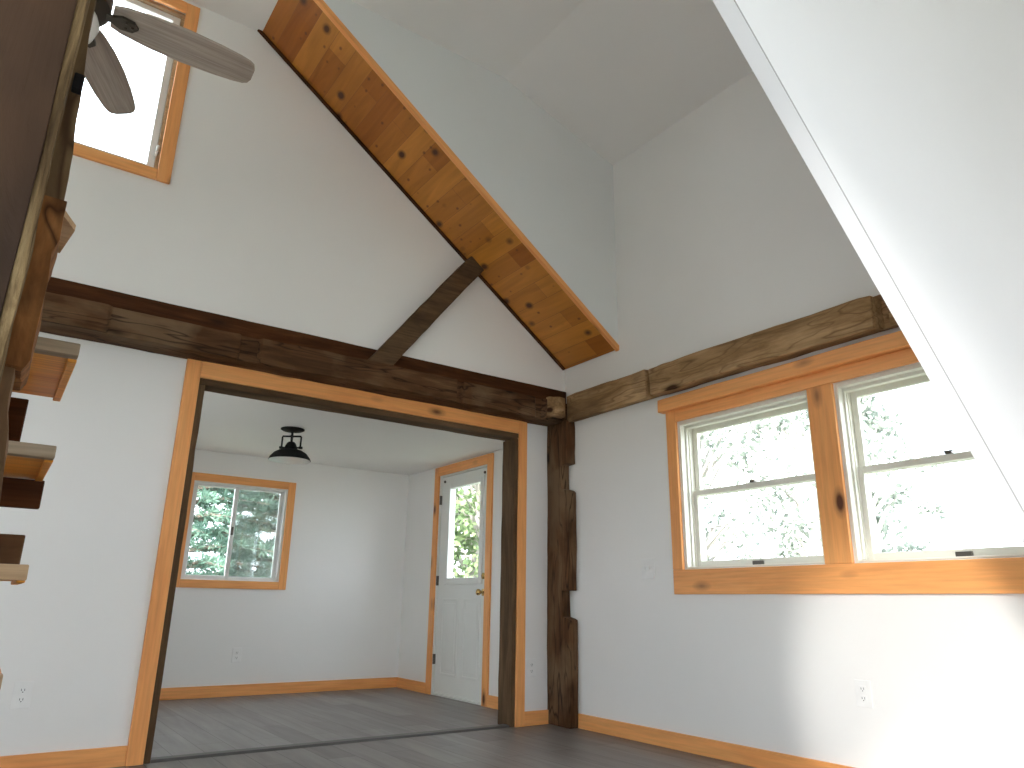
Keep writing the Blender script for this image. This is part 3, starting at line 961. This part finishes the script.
for k in range(5):
    a = math.radians(0.5 + 66 * k) if k < 2 else math.radians(68.5 + 73 * (k - 1))
    b = link_mesh('blade', blade_mesh(), M['blade'], None, origin=(0, 0, 0))
    b.parent = fan
    b.location = (0, 0, 0)
    b.rotation_euler = (0, 0, a)
    i = link_mesh('blade_iron', iron_mesh(), M['bronze'], None, origin=(0, 0, 0))
    i.parent = b
    i.location = (0, 0, 0)

# ------------------------------------------------------------------ near timbers and stair on the left
npost = thing('timber_post', 'big dark rough timber post close by on the left with a pale splintered edge', 'post', (-0.18, 0.93, 0))
link_mesh('post_body', rough(B(-0.36, -0.0335, 0.88, 1.05, 0, 4.2), 0.004, 0.06, 0.003, 4.0, 31), M['dark_old'], npost, smooth=True)
bm = rough(B(-0.0365, -0.0225, 0.886, 0.95, 0, 4.2), 0.003, 0.02, 0.003, 22.0, 33, (1, 1, 0.6))
tag(link_mesh('splintered_edge', bm, M['bark_edge'], npost, smooth=True), 'pale torn edge of the post')

bpost = thing('timber_post', 'orange-brown hewn post behind the nearest post, carrying the stair treads', 'post', (-0.14, 1.32, 0))
prof = [(-0.28, 0), (-0.016, 0), (-0.014, 0.95), (0.000, 1.08), (-0.001, 1.13), (-0.006, 1.23), (-0.014, 1.27), (-0.016, 1.323), (-0.28, 1.323)]
bm = prism(bmesh.new(), prof, 'y', 1.252, 1.40)
tag(link_mesh('lower_length', rough(bm, 0.003, 0.035, 0.004, 9.0, 37), M['old_z'], bpost, smooth=True), 'darker lower length of the post')
prof = [(-0.28, 1.323), (-0.006, 1.323), (0.001, 1.335), (0.002, 1.42), (-0.002, 1.51), (0.003, 1.535), (0.002, 1.60), (-0.28, 1.60)]
bm = prism(bmesh.new(), prof, 'y', 1.238, 1.40)
link_mesh('middle_length', rough(bm, 0.002, 0.03, 0.004, 12.0, 39), M['hewn_orange'], bpost, smooth=True)
prof = [(-0.28, 1.60), (-0.003, 1.60), (-0.004, 1.66), (-0.0085, 1.75), (-0.019, 1.95), (-0.022, 2.1), (-0.03, 2.6), (-0.03, 4.2), (-0.28, 4.2)]
bm = prism(bmesh.new(), prof, 'y', 1.246, 1.40)
tag(link_mesh('upper_length', rough(bm, 0.003, 0.045, 0.004, 9.0, 38), M['brown_old_z'], bpost, smooth=True), 'greyer brown upper length of the post')
bt = B(-0.026, -0.011, 1.228, 1.245, 1.797, 1.827, 0.002)
tag(link_mesh('iron_bolt', bt, M['black'], bpost), 'small black iron block on the post')

stair = thing('rustic_stair', 'steep rustic stair of pine treads beside the near posts on the left', 'stair', (-0.15, 1.9, 0))


def tread(y0, y1, zt, xr, dark=False, th=0.026):
    bm = rough(B(-0.55, xr, y0, y0 + 0.035, zt - th, zt), 0.003, 0.12, 0.002, 8, int(zt * 10))
    t = link_mesh('tread', B(-0.55, xr - 0.002, y0 + 0.036, y1, zt - th * 0.9, zt - 0.002), M['tread_pine'], stair)
    tag(link_mesh('front_edge', bm, M['tread_light'] if dark else M['grey_edge'], t), 'weathered front edge of the tread')
    link_mesh('end_cleat', B(xr - 0.016, xr, y0 + 0.036, y1, zt - th - 0.005, zt - th * 0.9, 0.002), M['tread_pine'], t)
    return t


tread(1.61, 2.02, 1.484, 0.0765)
tread(1.76, 2.20, 1.302, 0.0775)
tread(1.88, 2.26, 1.064, 0.076, True, 0.032)
tread(2.02, 2.40, 0.835, 0.076, True, 0.032)
link_mesh('riser', B(-0.55, 0.014, 2.035, 2.06, 1.31, 1.452, 0.003), M['red_old'], stair)
link_mesh('riser', B(-0.55, 0.083, 2.12, 2.145, 1.205, 1.274, 0.003), M['red_old'], stair)
link_mesh('riser', B(-0.55, 0.067, 2.14, 2.165, 1.065, 1.142, 0.003), M['old_x'], stair)
bm = prism(bmesh.new(), [(-0.4, 1.60), (0.002, 1.60), (0.027, 1.66), (0.010, 1.80), (-0.4, 1.80)], 'z', 1.742, 1.755)
tag(link_mesh('tread', bm, M['tread_light'], stair), 'pale highest tread with a pointed end')
link_mesh('stringer', prism(bmesh.new(), [(1.42, 1.95), (1.62, 1.95), (2.62, 0.0), (2.42, 0.0)], 'x', -0.60, -0.552), M['old_y'], stair)
link_mesh('stringer', prism(bmesh.new(), [(1.42, 1.95), (1.62, 1.95), (2.62, 0.0), (2.42, 0.0)], 'x', -0.20, -0.16), M['old_y'], stair)


# ------------------------------------------------------------------ trees outside
def leaf_quad(bm, p, s, rnd, asp=1.0, dirn=None):
    if dirn is None:
        dirn = Vector((rnd.gauss(0, 1), rnd.gauss(0, 1), rnd.gauss(0, 1) - 0.2)).normalized()
    a = Vector((rnd.gauss(0, 1), rnd.gauss(0, 1), rnd.gauss(0, 1)))
    n = (a - dirn * a.dot(dirn)).normalized()
    w = n * s * 0.5 * asp
    l = dirn * s
    bm.faces.new([bm.verts.new(q) for q in (p, p + l * 0.5 + w, p + l, p + l * 0.5 - w)])


def leafy_tree(loc, h, r, nclump, nleaf, leaf, m, label, seed, grp='trees outside the right windows'):
    rnd = random.Random(seed)
    base = Vector(loc)
    t = thing('leafy_tree', label, 'tree', loc, grp)
    tb = bmesh.new()
    tops = []
    trunk = [base + Vector((rnd.uniform(-.1, .1) * i, rnd.uniform(-.1, .1) * i, h * 0.22 * i)) for i in range(5)]
    tube(tb, trunk, 0.1, 8, True, [h * 0.024, h * 0.02, h * 0.016, h * 0.011, h * 0.006])
    fb = bmesh.new()
    for k in range(nclump):
        f = rnd.uniform(0.25, 0.98)
        z = h * f
        rad = r * math.sin(math.pi * min(1, max(0.08, (f - 0.12) / 0.95))) ** 0.6 * rnd.uniform(0.35, 1.0)
        az = rnd.uniform(0, 2 * math.pi)
        c = base + Vector((math.cos(az) * rad, math.sin(az) * rad, z))
        s = min(0.86, f * 0.75)
        i0 = min(3, int(s / 0.22))
        st = trunk[i0].lerp(trunk[i0 + 1], (s / 0.22 - i0) if i0 < 4 else 1)
        mid = st.lerp(c, 0.55) + Vector((0, 0, 0.12 * r))
        tube(tb, [st, mid, c], 0.02, 5, False, [h * 0.007, h * 0.004, h * 0.0015])
        cr = r * rnd.uniform(0.16, 0.34)
        for q in range(nleaf):
            o = Vector((rnd.gauss(0, 0.5), rnd.gauss(0, 0.5), rnd.gauss(0, 0.38))) * cr
            leaf_quad(fb, c + o, leaf * rnd.uniform(0.7, 1.3), rnd, 0.7)
    link_mesh('trunk', tb, M['bark_pale'], t, smooth=True)
    link_mesh('foliage', fb, m, t)
    return t


def pine_tree(loc, h, r, label, seed, grp='pines behind the rear room'):
    rnd = random.Random(seed)
    base = Vector(loc)
    t = thing('pine_tree', label, 'tree', loc, grp)
    tb = bmesh.new()
    tube(tb, [base, base + Vector((0.05, 0, h * 0.5)), base + Vector((0, 0.05, h))], 0.1, 8, True, [h * 0.022, h * 0.014, h * 0.002])
    fb = bmesh.new()
    z = h * 0.06
    while z < h * 0.98:
        f = z / h
        R = r * (1 - f) ** 0.8 * rnd.uniform(0.85, 1.1)
        nb = 8
        a0 = rnd.uniform(0, 6.28)
        for k in range(nb):
            az = a0 + k * 2 * math.pi / nb + rnd.uniform(-.25, .25)
            L = R * rnd.uniform(0.75, 1.1)
            st = base + Vector((0, 0, z))
            out = Vector((math.cos(az), math.sin(az), 0))
            pts = [st, st + out * L * 0.5 + Vector((0, 0, 0.05 * L)), st + out * L + Vector((0, 0, -0.02 * L))]
            tube(tb, pts, 0.02, 5, False, [h * 0.005, h * 0.0035, h * 0.001])
            ntuft = max(3, int(L * 13))
            for j in range(ntuft):
                u = 0.2 + 0.8 * (j + rnd.random()) / ntuft
                p = pts[0].lerp(pts[1], u * 2) if u < 0.5 else pts[1].lerp(pts[2], u * 2 - 1)
                side = out.cross(Vector((0, 0, 1)))
                p = p + side * rnd.uniform(-1, 1) * 0.22 * L * (1.15 - u) + Vector((0, 0, rnd.uniform(-0.05, 0.07)))
                for q in range(20):
                    dn = (out * 0.5 + Vector((rnd.gauss(0, 0.6), rnd.gauss(0, 0.6), rnd.gauss(0.15, 0.55)))).normalized()
                    leaf_quad(fb, p, 0.17 * rnd.uniform(0.7, 1.2), rnd, 0.13, dn)
        z += h * 0.035 * rnd.uniform(0.8, 1.2)
    link_mesh('trunk', tb, M['bark'], t, smooth=True)
    link_mesh('needles', fb, M['needle'], t)
    return t


G = -0.55
pine_tree((3.0, 15.6, G), 9.0, 2.7, 'blue-green pine seen in the left pane of the sliding window', 41)
pine_tree((6.0, 18.6, G), 10.5, 3.2, 'blue-green pine seen through the screened right pane of the sliding window', 42)
leafy_tree((10.4, 16.2, G), 8.0, 2.6, 120, 110, 0.17, M['leaf_green'], 'leafy green tree seen through the glass of the rear door', 43, 'leafy trees outside')
leafy_tree((16.5, 14.2, G), 10.0, 2.9, 75, 60, 0.17, M['leaf_glare'], 'glare-paled tree seen through the left half of the left double-hung window', 44, 'leafy trees outside')
leafy_tree((17.0, 10.8, G), 7.5, 2.2, 65, 55, 0.17, M['leaf_glare'], 'glare-paled tree seen through the right half of the left double-hung window', 45, 'leafy trees outside')
leafy_tree((13.5, 7.3, G), 7.0, 1.2, 40, 60, 0.14, M['leaf_glare'], 'sunlit tree seen at the left edge of the right double-hung window', 46, 'leafy trees outside')

for o in bpy.data.objects:
    if '_o' in o:
        del o['_o']
